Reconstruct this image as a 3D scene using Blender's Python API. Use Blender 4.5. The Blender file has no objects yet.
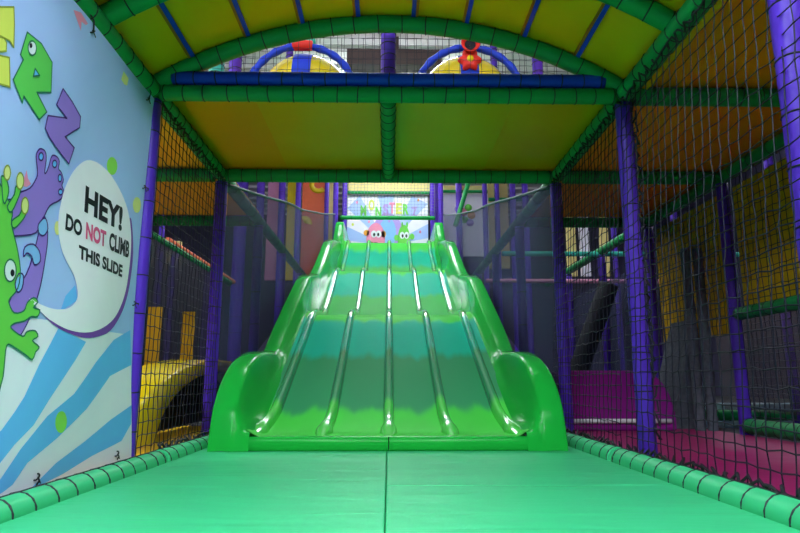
import bpy, bmesh, math, random
from mathutils import Vector, Matrix
random.seed(7)
C = bpy.context.scene
COL = C.collection
PI = math.pi

# ------------------------------------------------------------------ materials
MATS = {}
def nt(name):
    m = bpy.data.materials.new(name); m.use_nodes = True
    n = m.node_tree; b = n.nodes['Principled BSDF']
    MATS[name] = m
    return m, n, b
def vinyl(name, col, rough=.42, var=.12, bump=.25, scale=6.0, coat=0.0, spec=.2):
    """soft PVC: slight tone variation and creases"""
    m, n, b = nt(name); L = n.links.new
    tc = n.nodes.new('ShaderNodeTexCoord')
    no = n.nodes.new('ShaderNodeTexNoise'); no.inputs['Scale'].default_value = scale; no.inputs['Detail'].default_value = 4
    L(tc.outputs['Object'], no.inputs['Vector'])
    mx = n.nodes.new('ShaderNodeMix'); mx.data_type = 'RGBA'
    mx.inputs[6].default_value = (*[c * (1 - var) for c in col], 1)
    mx.inputs[7].default_value = (*[min(1, c * (1 + var)) for c in col], 1)
    L(no.outputs['Fac'], mx.inputs[0]); L(mx.outputs[2], b.inputs['Base Color'])
    b.inputs['Roughness'].default_value = rough
    b.inputs['Specular IOR Level'].default_value = spec
    b.inputs['Coat Weight'].default_value = coat
    b.inputs['Coat Roughness'].default_value = .08
    if bump:
        bp = n.nodes.new('ShaderNodeBump'); bp.inputs['Strength'].default_value = bump; bp.inputs['Distance'].default_value = .02
        L(no.outputs['Fac'], bp.inputs['Height']); L(bp.outputs['Normal'], b.inputs['Normal'])
    return m
def plain(name, col, rough=.5, metal=0, spec=.5):
    m, n, b = nt(name)
    no = n.nodes.new('ShaderNodeTexNoise'); no.inputs['Scale'].default_value = 9
    mx = n.nodes.new('ShaderNodeMix'); mx.data_type = 'RGBA'
    mx.inputs[6].default_value = (*[c * .95 for c in col], 1); mx.inputs[7].default_value = (*[min(1, c * 1.05) for c in col], 1)
    n.links.new(no.outputs['Fac'], mx.inputs[0]); n.links.new(mx.outputs[2], b.inputs['Base Color'])
    b.inputs['Roughness'].default_value = rough; b.inputs['Metallic'].default_value = metal
    b.inputs['Specular IOR Level'].default_value = spec
    return m
def sheer(name, col, opacity, rough=.8):
    """fine woven mesh fabric: part cloth, part open air"""
    m, n, b = nt(name); L = n.links.new
    b.inputs['Base Color'].default_value = (*col, 1); b.inputs['Roughness'].default_value = rough
    tr = n.nodes.new('ShaderNodeBsdfTransparent'); ms = n.nodes.new('ShaderNodeMixShader')
    ms.inputs[0].default_value = opacity
    L(tr.outputs[0], ms.inputs[1]); L(b.outputs[0], ms.inputs[2]); L(ms.outputs[0], n.nodes['Material Output'].inputs['Surface'])
    return m
def glow(name, col, s):
    m, n, b = nt(name)
    b.inputs['Base Color'].default_value = (.8, .8, .8, 1)
    b.inputs['Emission Color'].default_value = (*col, 1); b.inputs['Emission Strength'].default_value = s
    return m

GREEN = vinyl('green_vinyl', (.008, .27, .065), .4, bump=.4)
FLOORG = vinyl('floor_vinyl', (.04, .46, .18), .42, .08, .10, 2.2)
FLOORM = vinyl('mat_vinyl', (.04, .46, .18), .38, .10, .5, 1.0)
for nd in FLOORM.node_tree.nodes:
    if nd.type == 'TEX_NOISE':
        mp = FLOORM.node_tree.nodes.new('ShaderNodeMapping'); mp.inputs['Scale'].default_value = (1.3, 5.5, 1)
        FLOORM.node_tree.links.new(nd.inputs['Vector'].links[0].from_socket, mp.inputs['Vector']); FLOORM.node_tree.links.new(mp.outputs[0], nd.inputs['Vector'])
        nd.inputs['Distortion'].default_value = .8
        break
PURPLE = vinyl('purple_vinyl', (.085, .028, .44), .36)
BLUE = vinyl('blue_vinyl', (.01, .045, .55), .35)
ORANGE_STRIP = vinyl('orange_strip', (.50, .14, .01), .5)
YEL_A = vinyl('soffit_yellow', (.80, .36, .003), .30, .06, .08, 1.6)
YEL_B = vinyl('soffit_amber', (.84, .30, .003), .32, .06, .08, 1.6)
YEL_BOUNCE = vinyl('soffit_green_bounce', (.72, .40, .003), .28, .06, .08, 1.6)  # soffit yellow with the floor's green bounce put into the colour
YEL_V = vinyl('vault_yellow', (.86, .43, .005), .28, .10, .12, 2.5)
ORANGE = vinyl('neighbour_soffit', (.92, .30, .005), .45, .10, .1, 1.5)
ORANGE_LIT = vinyl('neighbour_soffit_lit', (.90, .42, .02), .45, .10, .1, 1.5)  # brighter copy for the left bay, its stronger light put into the colour
GOLD = vinyl('gold_pad', (.72, .42, .01), .5)
YPLAST = vinyl('yellow_plastic', (.86, .64, .01), .18, .05, .05, 3, coat=.6)
PINK = vinyl('pink_vinyl', (.42, .015, .14), .4)
MAGENTA = vinyl('magenta_plastic', (.27, .015, .24), .22, .1, .1, 3, coat=.4)
RED = vinyl('red_vinyl', (.75, .03, .02), .35)
CREAM = vinyl('cream_pad', (.80, .66, .25), .5)
PINKNET = vinyl('pink_pad', (.85, .35, .55), .5)
SALMON = vinyl('salmon_pad', (.80, .16, .07), .5)
TEAL = vinyl('teal_vinyl', (.05, .5, .38), .4)
GREY = vinyl('grey_fur', (.10, .11, .13), .9, .5, .9, 22)
DARK = plain('near_black', (.008, .009, .016), .8)
CORD = plain('black_cord', (.006, .006, .010), .6)
NETM = plain('net_cord', (.007, .008, .018), .45, spec=.25)
NETW = plain('grey_net_cord', (.20, .20, .25), .6)
SCREEN = sheer('screen_cloth', (.022, .028, .095), .70)
SCREEND = sheer('dark_screen_cloth', (.010, .010, .022), .86)
SCREENG = sheer('grey_screen_cloth', (.20, .17, .17), .6)
HEM = plain('hem_cord', (.10, .13, .16), .6)
HFLOOR = plain('hall_floor', (.05, .05, .06), .6)
HWALL = plain('hall_wall', (.07, .065, .13), .8)
HCEIL = plain('hall_ceiling', (.80, .80, .78), .8)
BROWN = plain('brown_steel', (.055, .03, .03), .6)
WHITEM = plain('white_steel', (.8, .8, .8), .5)
LAMP = glow('lamp_diffuser', (.88, .93, 1.0), 26.0)
LAMPF = glow('lamp_diffuser_front', (.82, .90, 1.0), 82.0)

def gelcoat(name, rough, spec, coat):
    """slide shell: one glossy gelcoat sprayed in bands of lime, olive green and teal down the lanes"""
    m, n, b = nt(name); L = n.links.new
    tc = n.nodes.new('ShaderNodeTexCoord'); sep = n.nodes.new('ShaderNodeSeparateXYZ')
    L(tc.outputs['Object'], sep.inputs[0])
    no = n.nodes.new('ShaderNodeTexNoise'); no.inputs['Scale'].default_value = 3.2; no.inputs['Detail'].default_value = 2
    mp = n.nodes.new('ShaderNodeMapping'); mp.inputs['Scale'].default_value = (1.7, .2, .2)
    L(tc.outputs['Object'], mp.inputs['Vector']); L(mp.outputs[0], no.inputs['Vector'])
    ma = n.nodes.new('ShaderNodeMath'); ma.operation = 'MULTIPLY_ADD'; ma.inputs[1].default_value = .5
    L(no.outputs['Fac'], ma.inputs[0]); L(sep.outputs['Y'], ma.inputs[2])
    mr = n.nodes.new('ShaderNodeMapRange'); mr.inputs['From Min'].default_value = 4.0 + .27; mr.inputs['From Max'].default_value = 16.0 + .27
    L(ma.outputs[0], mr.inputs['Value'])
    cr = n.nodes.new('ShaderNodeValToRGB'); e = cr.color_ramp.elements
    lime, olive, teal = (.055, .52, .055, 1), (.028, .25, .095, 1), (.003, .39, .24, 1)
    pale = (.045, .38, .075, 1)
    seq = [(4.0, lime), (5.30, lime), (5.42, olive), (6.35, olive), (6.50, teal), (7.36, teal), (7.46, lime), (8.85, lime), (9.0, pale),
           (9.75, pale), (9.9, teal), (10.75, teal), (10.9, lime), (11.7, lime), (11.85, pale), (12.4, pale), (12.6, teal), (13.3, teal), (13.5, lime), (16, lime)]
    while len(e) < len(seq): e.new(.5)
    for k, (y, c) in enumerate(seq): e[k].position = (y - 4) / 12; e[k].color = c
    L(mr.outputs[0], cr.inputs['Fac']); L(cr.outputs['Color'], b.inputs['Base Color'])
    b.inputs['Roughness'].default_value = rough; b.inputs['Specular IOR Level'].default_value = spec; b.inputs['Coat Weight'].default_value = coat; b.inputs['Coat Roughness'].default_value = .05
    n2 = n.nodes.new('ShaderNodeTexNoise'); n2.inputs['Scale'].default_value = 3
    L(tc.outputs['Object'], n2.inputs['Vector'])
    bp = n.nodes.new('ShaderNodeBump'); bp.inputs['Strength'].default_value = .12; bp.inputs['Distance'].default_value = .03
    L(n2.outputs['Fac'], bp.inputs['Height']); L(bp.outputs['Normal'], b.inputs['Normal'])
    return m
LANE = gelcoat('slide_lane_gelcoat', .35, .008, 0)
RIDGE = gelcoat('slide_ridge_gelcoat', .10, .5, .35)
SHELL = vinyl('slide_wall_gelcoat', (.010, .36, .038), .15, .04, .03, 2.5, spec=.07)

BAN = {}
for k, c in dict(base=(.42, .56, 1.0), pale=(.90, .86, 1.0), stripe_blue=(.15, .50, 1.0), lime=(.30, .72, .10), pale_yellow=(.80, .80, .28), pink=(.90, .28, .45),
                 purple=(.22, .06, .42), bubble=(.98, .90, 1.0), lime_letter=(.12, .58, .10), dark_green=(.02, .16, .10), white=(.85, .88, .92),
                 black=(.012, .012, .02), yellow_letter=(.72, .74, .12), olive=(.30, .33, .04), violet=(.34, .19, .70), dark_purple=(.06, .015, .18),
                 curl=(.25, .50, .90), green_art=(.16, .62, .08), textpink=(.80, .10, .26), orange=(.85, .35, .05), lav=(.45, .30, .75)).items():
    BAN[k] = plain('print_' + k, c, .55, 0, .3)

# ------------------------------------------------------------------ mesh building
class MB:
    def __init__(s): s.v = []; s.f = []; s.mi = []; s.sm = []
    def add(s, vs, fs, mi=0, smooth=False):
        o = len(s.v); s.v += [tuple(p) for p in vs]
        for f in fs: s.f.append([i + o for i in f]); s.mi.append(mi); s.sm.append(smooth)
    def box(s, x0, x1, y0, y1, z0, z1, mi=0):
        v = [(x, y, z) for x in (x0, x1) for y in (y0, y1) for z in (z0, z1)]
        s.add(v, [(0, 1, 3, 2), (4, 6, 7, 5), (0, 4, 5, 1), (2, 3, 7, 6), (0, 2, 6, 4), (1, 5, 7, 3)], mi)
    def tube(s, pts, r, n=12, mi=0, caps=True, closed=False):
        pts = [Vector(p) for p in pts]; N = len(pts)
        rs = r if isinstance(r, (list, tuple)) else [r] * N
        ups = None; vs = []; fs = []
        for i, p in enumerate(pts):
            a = pts[(i - 1) % N] if (i or closed) else p; b = pts[(i + 1) % N] if (i < N - 1 or closed) else p
            t = (b - a).normalized()
            if ups is None: ups = Vector((0, 0, 1)) if abs(t.z) < .9 else Vector((0, 1, 0))
            u = (ups - t * ups.dot(t)).normalized(); w = t.cross(u); ups = u
            for k in range(n):
                an = 2 * PI * k / n
                vs.append(p + (u * math.cos(an) + w * math.sin(an)) * rs[i])
        for i in range(N if closed else N - 1):
            j = (i + 1) % N
            for k in range(n):
                l = (k + 1) % n
                fs.append((i * n + k, i * n + l, j * n + l, j * n + k))
        s.add(vs, fs, mi, True)
        if caps and not closed:
            o = len(s.v) - N * n
            for base, rev in ((o, True), (o + (N - 1) * n, False)):
                f = [base + k for k in range(n)]
                s.f.append(f[::-1] if rev else f); s.mi.append(mi); s.sm.append(False)
    def grid(s, rows, mi=0, smooth=True, flip=False, closed=False):
        o = len(s.v); n = len(rows[0])
        for r in rows: s.v += [tuple(p) for p in r]
        for i in range(len(rows) - 1):
            for k in range(n if closed else n - 1):
                l = (k + 1) % n
                f = [o + i * n + k, o + i * n + l, o + (i + 1) * n + l, o + (i + 1) * n + k]
                s.f.append(f[::-1] if flip else f); s.mi.append(mi); s.sm.append(smooth)
    def lathe(s, c, prof, n=28, mi=0, axis='z', a0=0, a1=2 * PI):
        rows = []
        for r, h in prof:
            row = []
            for k in range(n + (0 if a1 - a0 >= 2 * PI - 1e-6 else 1)):
                a = a0 + (a1 - a0) * k / n
                p = (r * math.cos(a), r * math.sin(a), h)
                if axis == 'y': p = (p[0], -p[2], p[1])
                row.append((c[0] + p[0], c[1] + p[1], c[2] + p[2]))
            rows.append(row)
        s.grid(rows, mi, True, closed=a1 - a0 >= 2 * PI - 1e-6)
    def build(s, name, mats, parent=None, loc=(0, 0, 0), fix=True):
        me = bpy.data.meshes.new(name)
        L = Vector(loc)
        me.from_pydata([Vector(v) - L for v in s.v], [], s.f)
        for m in (mats if isinstance(mats, (list, tuple)) else [mats]): me.materials.append(m)
        me.polygons.foreach_set('material_index', s.mi); me.polygons.foreach_set('use_smooth', s.sm)
        if fix:
            bm = bmesh.new(); bm.from_mesh(me)
            bmesh.ops.remove_doubles(bm, verts=bm.verts, dist=1e-5)
            bmesh.ops.recalc_face_normals(bm, faces=bm.faces); bm.to_mesh(me); bm.free()
        me.update()
        o = bpy.data.objects.new(name, me); COL.objects.link(o)
        if parent is not None:
            o.parent = parent; o.location = L - parent.location
        else: o.location = L
        return o
def tag(o, label, cat, group=None, kind=None):
    o['label'] = label; o['category'] = cat
    if group: o['group'] = group
    if kind: o['kind'] = kind
    return o
def empty(name, loc, label, cat, group=None):
    o = bpy.data.objects.new(name, None); COL.objects.link(o); o.location = loc; o.empty_display_size = .1
    return tag(o, label, cat, group)
def struct(o): o['kind'] = 'structure'; return o
def bevel(o, w, seg=2):
    m = o.modifiers.new('bevel', 'BEVEL'); m.width = w; m.segments = seg; m.limit_method = 'ANGLE'; return o

def resample(pts, step):
    pts = [Vector(p) for p in pts]; out = [pts[0]]; acc = 0
    L = [0]
    for a, b in zip(pts, pts[1:]): L.append(L[-1] + (b - a).length)
    n = max(1, round(L[-1] / step))
    res = []
    for k in range(n + 1):
        d = L[-1] * k / n; i = 0
        while i < len(pts) - 2 and L[i + 1] < d: i += 1
        t = (d - L[i]) / max(1e-9, L[i + 1] - L[i]); res.append(pts[i].lerp(pts[i + 1], min(1, t)))
    return res
def rings(path, r, step, mb, th=.0046, seam=None):
    """lacing: one cord pulled round the sleeve at every step and carried on along the seam"""
    q = resample(path, step); P = []
    for i in range(len(q)):
        a = q[max(0, i - 1)]; b = q[min(len(q) - 1, i + 1)]; t = (b - a).normalized()
        p = q[i] + t * random.uniform(-.012, .012)
        if i == 0: p = q[0] + t * .03
        if i == len(q) - 1: p = q[-1] - t * .03
        s = Vector(seam) if seam else (Vector((0, 0, 1)) if abs(t.z) < .8 else Vector((0, 1, 0)))
        u = (s - t * s.dot(t)).normalized(); w = t.cross(u)
        tl = random.uniform(-.10, .10); ph = random.uniform(0, 6.28)
        for k in range(15):
            x = 2 * PI * k / 14
            P.append(p + (u * math.cos(x) + w * math.sin(x)) * r + t * (tl * r * math.cos(x + ph) + .004 * k / 14))
    mb.tube(P, th, 5)
def padded(name, path, label, cat, mat=GREEN, r=.065, step=.155, group=None, lace=True):
    """a pipe in a padded vinyl sleeve, drawn in slightly at each lacing"""
    path = [Vector(p) for p in path]; base = path[0]
    q = resample(path, step / 4); rr = []
    for i in range(len(q)): rr.append(r * (.972 if i % 4 == 0 else 1.0 if i % 4 == 2 else .995))
    mb = MB(); mb.tube(q, rr, 16); o = mb.build(name, mat, loc=base)
    tag(o, label, cat, group, 'thing')
    if lace:
        m2 = MB(); rings(path, r * .99, step, m2); m2.build('lacing', CORD, o, loc=base)
    return o

def net(name, label, cat, org, U, V, W, H, cell=.08, r=.0028, mat=NETM, inside=None, jit=.005, knots=True, group=None, zig=.003):
    """square knotted netting, one strand per row and column"""
    org, U, V = Vector(org), Vector(U), Vector(V); N = U.cross(V)
    nu, nv = max(1, round(W / cell)), max(1, round(H / cell)); P = {}
    for i in range(nu + 1):
        for j in range(nv + 1):
            s = 1 if (i + j) % 2 else -1
            u, v = i * W / nu, j * H / nv
            if inside and not inside(u, v): continue
            P[i, j] = org + U * (u + random.uniform(-jit, jit)) + V * (v + random.uniform(-jit, jit) + zig * s) + N * random.uniform(-jit, jit)
    mb = MB()
    def runs(seq):
        cur = []
        for k in seq:
            if k in P: cur.append(P[k])
            else:
                if len(cur) > 1: yield cur
                cur = []
        if len(cur) > 1: yield cur
    for i in range(nu + 1):
        for c in runs([(i, j) for j in range(nv + 1)]): mb.tube(c, r, 4, caps=False)
    for j in range(nv + 1):
        for c in runs([(i, j) for i in range(nu + 1)]): mb.tube(c, r, 4, caps=False)
    if knots:
        k = r * 2.0
        for p in P.values():
            mb.add([p + Vector(d) * k for d in ((1, 0, 0), (-1, 0, 0), (0, 1, 0), (0, -1, 0), (0, 0, 1), (0, 0, -1))],
                   [(0, 2, 4), (2, 1, 4), (1, 3, 4), (3, 0, 4), (2, 0, 5), (1, 2, 5), (3, 1, 5), (0, 3, 5)])
    o = mb.build(name, mat, loc=org, fix=False)
    return tag(o, label, cat, group)

# ------------------------------------------------------------------ the hall
def slab(name, b, m): mb = MB(); mb.box(*b); return struct(mb.build(name, m))
slab('floor', (-13, 13, -10, 28, -.2, -.08), HFLOOR)
slab('wall_back', (-13, 13, 28, 28.2, -.12, 9), HWALL)
slab('wall_left', (-13.2, -13, -10, 28, -.12, 9), HWALL)
slab('wall_right', (13, 13.2, -10, 28, -.12, 9), HWALL)
slab('wall_front', (-13, 13, -10.2, -10, -.12, 9), HWALL)
mb = MB(); mb.box(-13, 13, -10, 28, 8.2, 8.3)
for k in range(48):                                     # ribbed roof sheeting
    y = -10 + .8 * k; mb.box(-13, 13, y, y + .10, 8.12, 8.2)
struct(mb.build('ceiling', HCEIL))
for k, (x0, x1, y0, y1) in enumerate(((-.9, .05, 12.2, 14.4), (.05, 4.2, 12.2, 14.0), (-13, -4.2, 12.6, 13.8), (4.2, 13, 12.6, 13.4))):
    pass
mb = MB()
mb.box(-.95, 1.15, 12.4, 13.2, 7.36, 7.72); mb.box(-.2, .2, 12.6, 12.9, 7.7, 8.15)
tag(mb.build('roof_girder', BROWN), 'dark brown roof girder seen through the arch above the blue rail', 'girder')

def hall_light(x, y, z, w=2.4, d=.7, s=None):
    t = empty('hall_light', (x, y, z), 'white strip light on two wires from the hall roof, the left bay one added as fill', 'light', 'hall strip lights')
    mb = MB(); mb.box(x - w / 2 - .05, x - w / 2, y - d / 2, y + d / 2, z - .04, z + .10); mb.box(x + w / 2, x + w / 2 + .05, y - d / 2, y + d / 2, z - .04, z + .10); mb.box(x - w / 2, x + w / 2, y - .03, y + .03, z + .02, z + .10); mb.build('housing', WHITEM, t, (x, y, z))
    mb = MB(); mb.tube([(x - w / 2 + .3, y, z + .12), (x - w / 2 + .3, y, 8.15)], .008, 6); mb.tube([(x + w / 2 - .3, y, z + .12), (x + w / 2 - .3, y, 8.15)], .008, 6); mb.tube([(x - w / 2 + .3, y, z + .115), (x + w / 2 - .3, y, z + .115)], .01, 6)
    mb.build('hanger', WHITEM, t, (x, y, z))
    mb = MB(); mb.box(x - w / 2, x + w / 2, y - d / 2, y + d / 2, z - .02, z + .02)
    m = LAMP if s is None else s
    mb.build('diffuser', m, t, (x, y, z))
for x in (-1.5, 1.5): hall_light(x, .2, 3.7, w=2.2, d=.35, s=LAMPF)
hall_light(0, -3.5, 4.6, w=3, d=.6, s=LAMPF)
for y, z in ((9.3, 7.0), (15.0, 7.0), (19.5, 7.3)): hall_light(0, y, z, w=3)
for x in (-9, 9):
    for y in (11.0, 17.0): hall_light(x, y, 7.0)
hall_light(-5.6, 4.5, 4.6, s=LAMPF)  # lamp added to brighten the left bay and its soffits


# ------------------------------------------------------------------ floor mats and kerbs
for x0, x1, y0, y1, lab in ((-1.385, -.0015, -1.6, 5.2, 'green vinyl floor mat left of the centre seam'), (.0015, 1.43, -1.6, 3.098, 'green vinyl floor mat right of the centre seam, nearest the viewer'),
                            (.0015, 1.43, 3.102, 5.2, 'green vinyl floor mat right of the centre seam, against the slide')):
    mb = MB(); mb.box(x0 - .012, x1 - .012, y0, y1, -.08, 0)
    tag(bevel(mb.build('floor_mat', FLOORM), .006), lab, 'floor mat', 'green floor mats')

KL, KR = -1.448, 1.47
padded('padded_kerb', [(KL, .8, .0), (KL, 3.98, .0)], 'green padded kerb along the foot of the blue banner', 'kerb', r=.072, step=.16, mat=FLOORG)
padded('padded_kerb', [(KL, 4.02, .0), (KL, 5.7, .0)], 'green padded kerb from the left front post back to the slide', 'kerb', r=.072, step=.16, mat=FLOORG)
padded('padded_kerb', [(KR, .8, .008), (KR, 3.96, .008)], 'green padded kerb in front of the pink floor, nearest the viewer', 'kerb', r=.075, step=.16, mat=FLOORG)
padded('padded_kerb', [(KR, 4.02, .008), (KR, 5.7, .008)], 'green padded kerb between the two right posts beside the slide', 'kerb', r=.075, step=.16, mat=FLOORG)

# ------------------------------------------------------------------ main frame
ZB = 2.48
A = 1.65
def post(x, y, z0, z1, label, mat=PURPLE, r=.058, step=.24, group=None, lace=True, name='padded_post'):
    return padded(name, [(x, y, z0 if z0 > 0 else -.08), (x, y, z1)], label, 'post', mat, r, step, group, lace)
post(-A, 4.0, 0, 2.42, 'purple padded post at the right edge of the blue banner')
post(A, 4.0, 0, 2.42, 'purple padded post standing at the joint of the two right kerbs')
post(-A, 5.78, 0, 2.42, 'dark purple padded post just left of the slide')
post(A, 5.78, 0, 2.42, 'dark purple padded post just right of the slide')
post(A, 2.27, 0, 3.2, 'bright purple padded post at the upper right, closest to the viewer', r=.066)
padded('padded_beam', [(-A, 5.7, ZB), (-A, 4.03, ZB)], 'green padded side beam above the left net, rear half', 'beam')
padded('padded_beam', [(-A, 3.97, ZB), (-A, 1.3, ZB)], 'green padded side beam along the top of the blue banner', 'beam')
padded('padded_beam', [(A, 5.7, ZB), (A, 4.03, ZB)], 'green padded side beam from the right front post to the right rear post', 'beam')
padded('padded_beam', [(A, 3.97, ZB), (A, 1.3, ZB)], 'green padded side beam above the right net, nearest the viewer', 'beam')
padded('padded_beam', [(-1.6, 4.0, ZB - .002), (1.6, 4.0, ZB - .002)], 'green padded cross beam at the front edge of the yellow soffit', 'beam', r=.056)
padded('padded_beam', [(-1.6, 5.75, ZB), (1.6, 5.75, ZB)], 'green padded cross beam at the rear edge of the yellow soffit', 'beam')
padded('padded_beam', [(-.012, 4.07, ZB), (-.012, 5.70, ZB)], 'green padded joist down the middle of the yellow soffit', 'beam', r=.058)
padded('padded_rail', [(-1.52, 3.99, 2.586), (1.52, 3.99, 2.586)], 'blue padded rail lying above the front cross beam', 'rail', BLUE, r=.048)

# arch ribs and vault
RA = 3.02; ZC = 3.026 - RA
def arc(x, dr=0): return ZC + math.sqrt((RA + dr) ** 2 - x * x)
AX = [-1.65 + 3.3 * k / 40 for k in range(41)]
def rib(y, label): return padded('arch_rib', [(x, y, arc(x)) for x in AX], label, 'arch', r=.062, step=.165)
rib(4.0, 'green padded arch rib spanning over the blue rail')
rib(3.2, 'green padded arch rib crossing the yellow vault nearer the viewer')
rib(2.1, 'green padded arch rib at the open front of the vault')
SX = [-1.80, -1.363, -.987, -.612, -.224, .166, .542, .945, 1.315, 1.80]
vault = empty('vault_canopy', (0, 2.1, 2.6), 'yellow barrel vault canopy overhead with blue and orange strips between its panels', 'canopy')
for k in range(9):
    mb = MB(); xs = [SX[k] + (SX[k + 1] - SX[k]) * i / 6 for i in range(7)]
    top = .055
    for dr in (top, top + .03):
        mb.grid([[(x, y, arc(x, dr) - .012 * math.sin(PI * i / 6) * math.sin(PI * (y - 2.1) / .95) ** 2) for i, x in enumerate(xs)] for y in [2.1 + 1.9 * j / 16 for j in range(17)]])
    mb.build('panel', YEL_V, vault, (0, 0, 0), fix=False)
for k in range(1, 9):
    x = SX[k]; th = math.asin(x / RA)
    def bar(off, w, d0, d1, mt, nm, par):
        mb = MB(); pts = []
        for y in (2.1, 4.0):
            for rr in (RA + d0, RA + d1):
                for o_ in (off - w / 2, off + w / 2):
                    pts.append((math.sin(th) * rr + math.cos(th) * o_, y, ZC + math.cos(th) * rr - math.sin(th) * o_))
        mb.add(pts, [(0, 1, 3, 2), (4, 6, 7, 5), (0, 4, 5, 1), (2, 3, 7, 6), (0, 2, 6, 4), (1, 5, 7, 3)])
        return mb.build(nm, mt, par, (0, 0, 0))
    st = bar(0, .030, .028, .062, BLUE, 'strip', vault)
    e = bar(-.025 if k < 5 else (.025 if k == 5 else -.025), .018, .03, .062, ORANGE_STRIP, 'edging', vault)
    e.parent = st; e.location = (0, 0, 0)

# soffit of the upper deck
for x0, x1, m, lab in ((-1.65, -1.0, YEL_B, 'amber soffit panel at the left end of the deck'), (-1.0, -.012, YEL_A, 'yellow soffit panel left of the middle joist'),
                       (-.012, .93, YEL_BOUNCE, 'yellow soffit panel right of the middle joist, tinted with green floor bounce'), (.93, 1.65, YEL_A, 'dull yellow soffit panel at the right end of the deck')):
    mb = MB(); mb.grid([[(x0 + (x1 - x0) * i / 8, 4.0 + 1.75 * j / 8, 2.552 - .012 * math.sin(PI * i / 8) * math.sin(PI * j / 8)) for i in range(9)] for j in range(9)])
    mb.box(x0, x1, 4.0, 5.75, 2.556, 2.575); mb.box(x0, x1, 5.74, 5.83, 2.47, 2.575)
    tag(mb.build('soffit_panel', m, fix=False), lab, 'ceiling panel', 'deck soffit panels')

# ------------------------------------------------------------------ slide
def catmull(P, n=8):
    out = []
    for i in range(len(P) - 1):
        p0 = P[max(0, i - 1)]; p1 = P[i]; p2 = P[i + 1]; p3 = P[min(len(P) - 1, i + 2)]
        for k in range(n):
            t = k / n
            out.append(tuple(.5 * (2 * b + (c - a) * t + (2 * a - 5 * b + 4 * c - d) * t * t + (3 * b - a - 3 * c + d) * t ** 3) for a, b, c, d in zip(p0, p1, p2, p3)))
    out.append(P[-1]); return out
LP = [(4.6, .098), (4.8, .10), (5.0, .125), (5.25, .205), (5.6, .36), (6.2, .635), (6.9, .965), (7.45, 1.225), (7.75, 1.315), (8.1, 1.35), (8.6, 1.375), (8.95, 1.44),
      (9.4, 1.64), (10.0, 1.94), (10.7, 2.32), (11.05, 2.47), (11.4, 2.52), (11.9, 2.56), (12.2, 2.66), (12.7, 2.95), (13.3, 3.275), (13.8, 3.62), (14.2, 3.70), (14.8, 3.73), (16.4, 3.73)]
LANEC = catmull(LP, 6)
def lane_z(y):
    if y <= LANEC[0][0]: return LANEC[0][1]
    for (a, b), (c, d) in zip(LANEC, LANEC[1:]):
        if a <= y <= c: return b + (d - b) * (y - a) / max(1e-9, c - a)
    return LANEC[-1][1]
WP = [(4.55, 0.0), (4.565, .10), (4.60, .22), (4.655, .345), (4.75, .455), (4.88, .55), (5.05, .635), (5.3, .71), (5.6, .755), (5.95, .772), (6.22, .785), (6.42, .845), (6.8, 1.07), (7.53, 1.457), (8.2, 1.80),
      (8.45, 1.91), (8.75, 2.0), (9.2, 2.08), (9.6, 2.16), (9.9, 2.27), (10.4, 2.50), (11.0, 2.82), (11.5, 3.09), (11.9, 3.25), (12.5, 3.40), (13.2, 3.54), (13.6, 3.66), (13.9, 3.86), (14.25, 4.20), (14.5, 4.32), (14.9, 4.36), (16.4, 4.36)]
WALLC = catmull(WP, 5)
slide = empty('wave_slide', (0, 4.6, 0), 'wide glossy green four lane wave slide with humped side walls', 'slide')
mb = MB(); xs = [-1.03 + 2.06 * i / 48 for i in range(49)]
def bedz(x, y):
    return lane_z(y) + .05 * max(0, (abs(x) - .93) / .1) ** 1.5
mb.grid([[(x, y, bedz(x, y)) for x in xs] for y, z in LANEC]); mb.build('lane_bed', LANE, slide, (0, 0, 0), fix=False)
for s, nm in ((-1, 'left'), (1, 'right')):
    mb = MB(); rows = []
    for y, z in WALLC:
        lz = max(lane_z(y) + .03, 0)
        h = max(z, .001); xi = 1.115
        zl = min(lz, h); zo = 0 if y < 6.3 else max(0, lane_z(y) - .45)
        e = min(.03, h * .3); d = h - zl
        sec = [(1.297, zo), (1.297, h - e), (1.291, h - e * .35), (1.275, h), (1.20, h + .004), (1.145, h), (1.125, h - e * .25), (xi, h - e), (1.098, h - d * .35), (1.075, h - d * .62), (1.048, h - d * .85), (1.005, zl)]
        # the walls splay a little at the foot, where the shell rolls over to the floor
        rows.append([(s * x, y, zz) for x, zz in sec])
    mb.grid(rows); mb.build('side_wall', SHELL, slide, (0, 0, 0))
DX = [-.955, -.475, 0.0, .455, .925]
for x in DX:
    mb = MB(); rows = []
    ys = [4.69 + (14.25 - 4.69) * (k / 170) ** 1.15 for k in range(171)]
    for k, y in enumerate(ys):
        t = min(1, (y - 4.69) / .30, (14.25 - y) / .2); e = max(0.02, math.sin(PI / 2 * t))
        fl = 1 + .55 * math.exp(-((y - 4.86) / .10) ** 2)
        ex = (x * .075 * max(0, 1 - (y - 4.69) / .65) ** 1.3) if abs(x) > .2 else 0
        w = .048 * fl * (.6 + .4 * e); h = .082 * e
        z = lane_z(y) - .006
        rows.append([(x + ex + w * math.cos(PI * q / 8), y, z + h * math.sin(PI * q / 8) ** .7) for q in range(9)])
    mb.grid(rows); mb.build('lane_divider', RIDGE, slide, (0, 0, 0))
for x0, x1 in ((-1.10, -.004), (.004, 1.10)):
    mb = MB(); pr = [(4.66, 0), (4.582, 0), (4.575, .012), (4.572, .045), (4.576, .08), (4.59, .096), (4.62, .101), (4.66, .100)]
    mb.grid([[(x, y, z) for y, z in pr] for x in (x0, x0 + .006, x1 - .006, x1)])
    mb.build('front_lip', SHELL, slide, (0, 0, 0))

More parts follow.
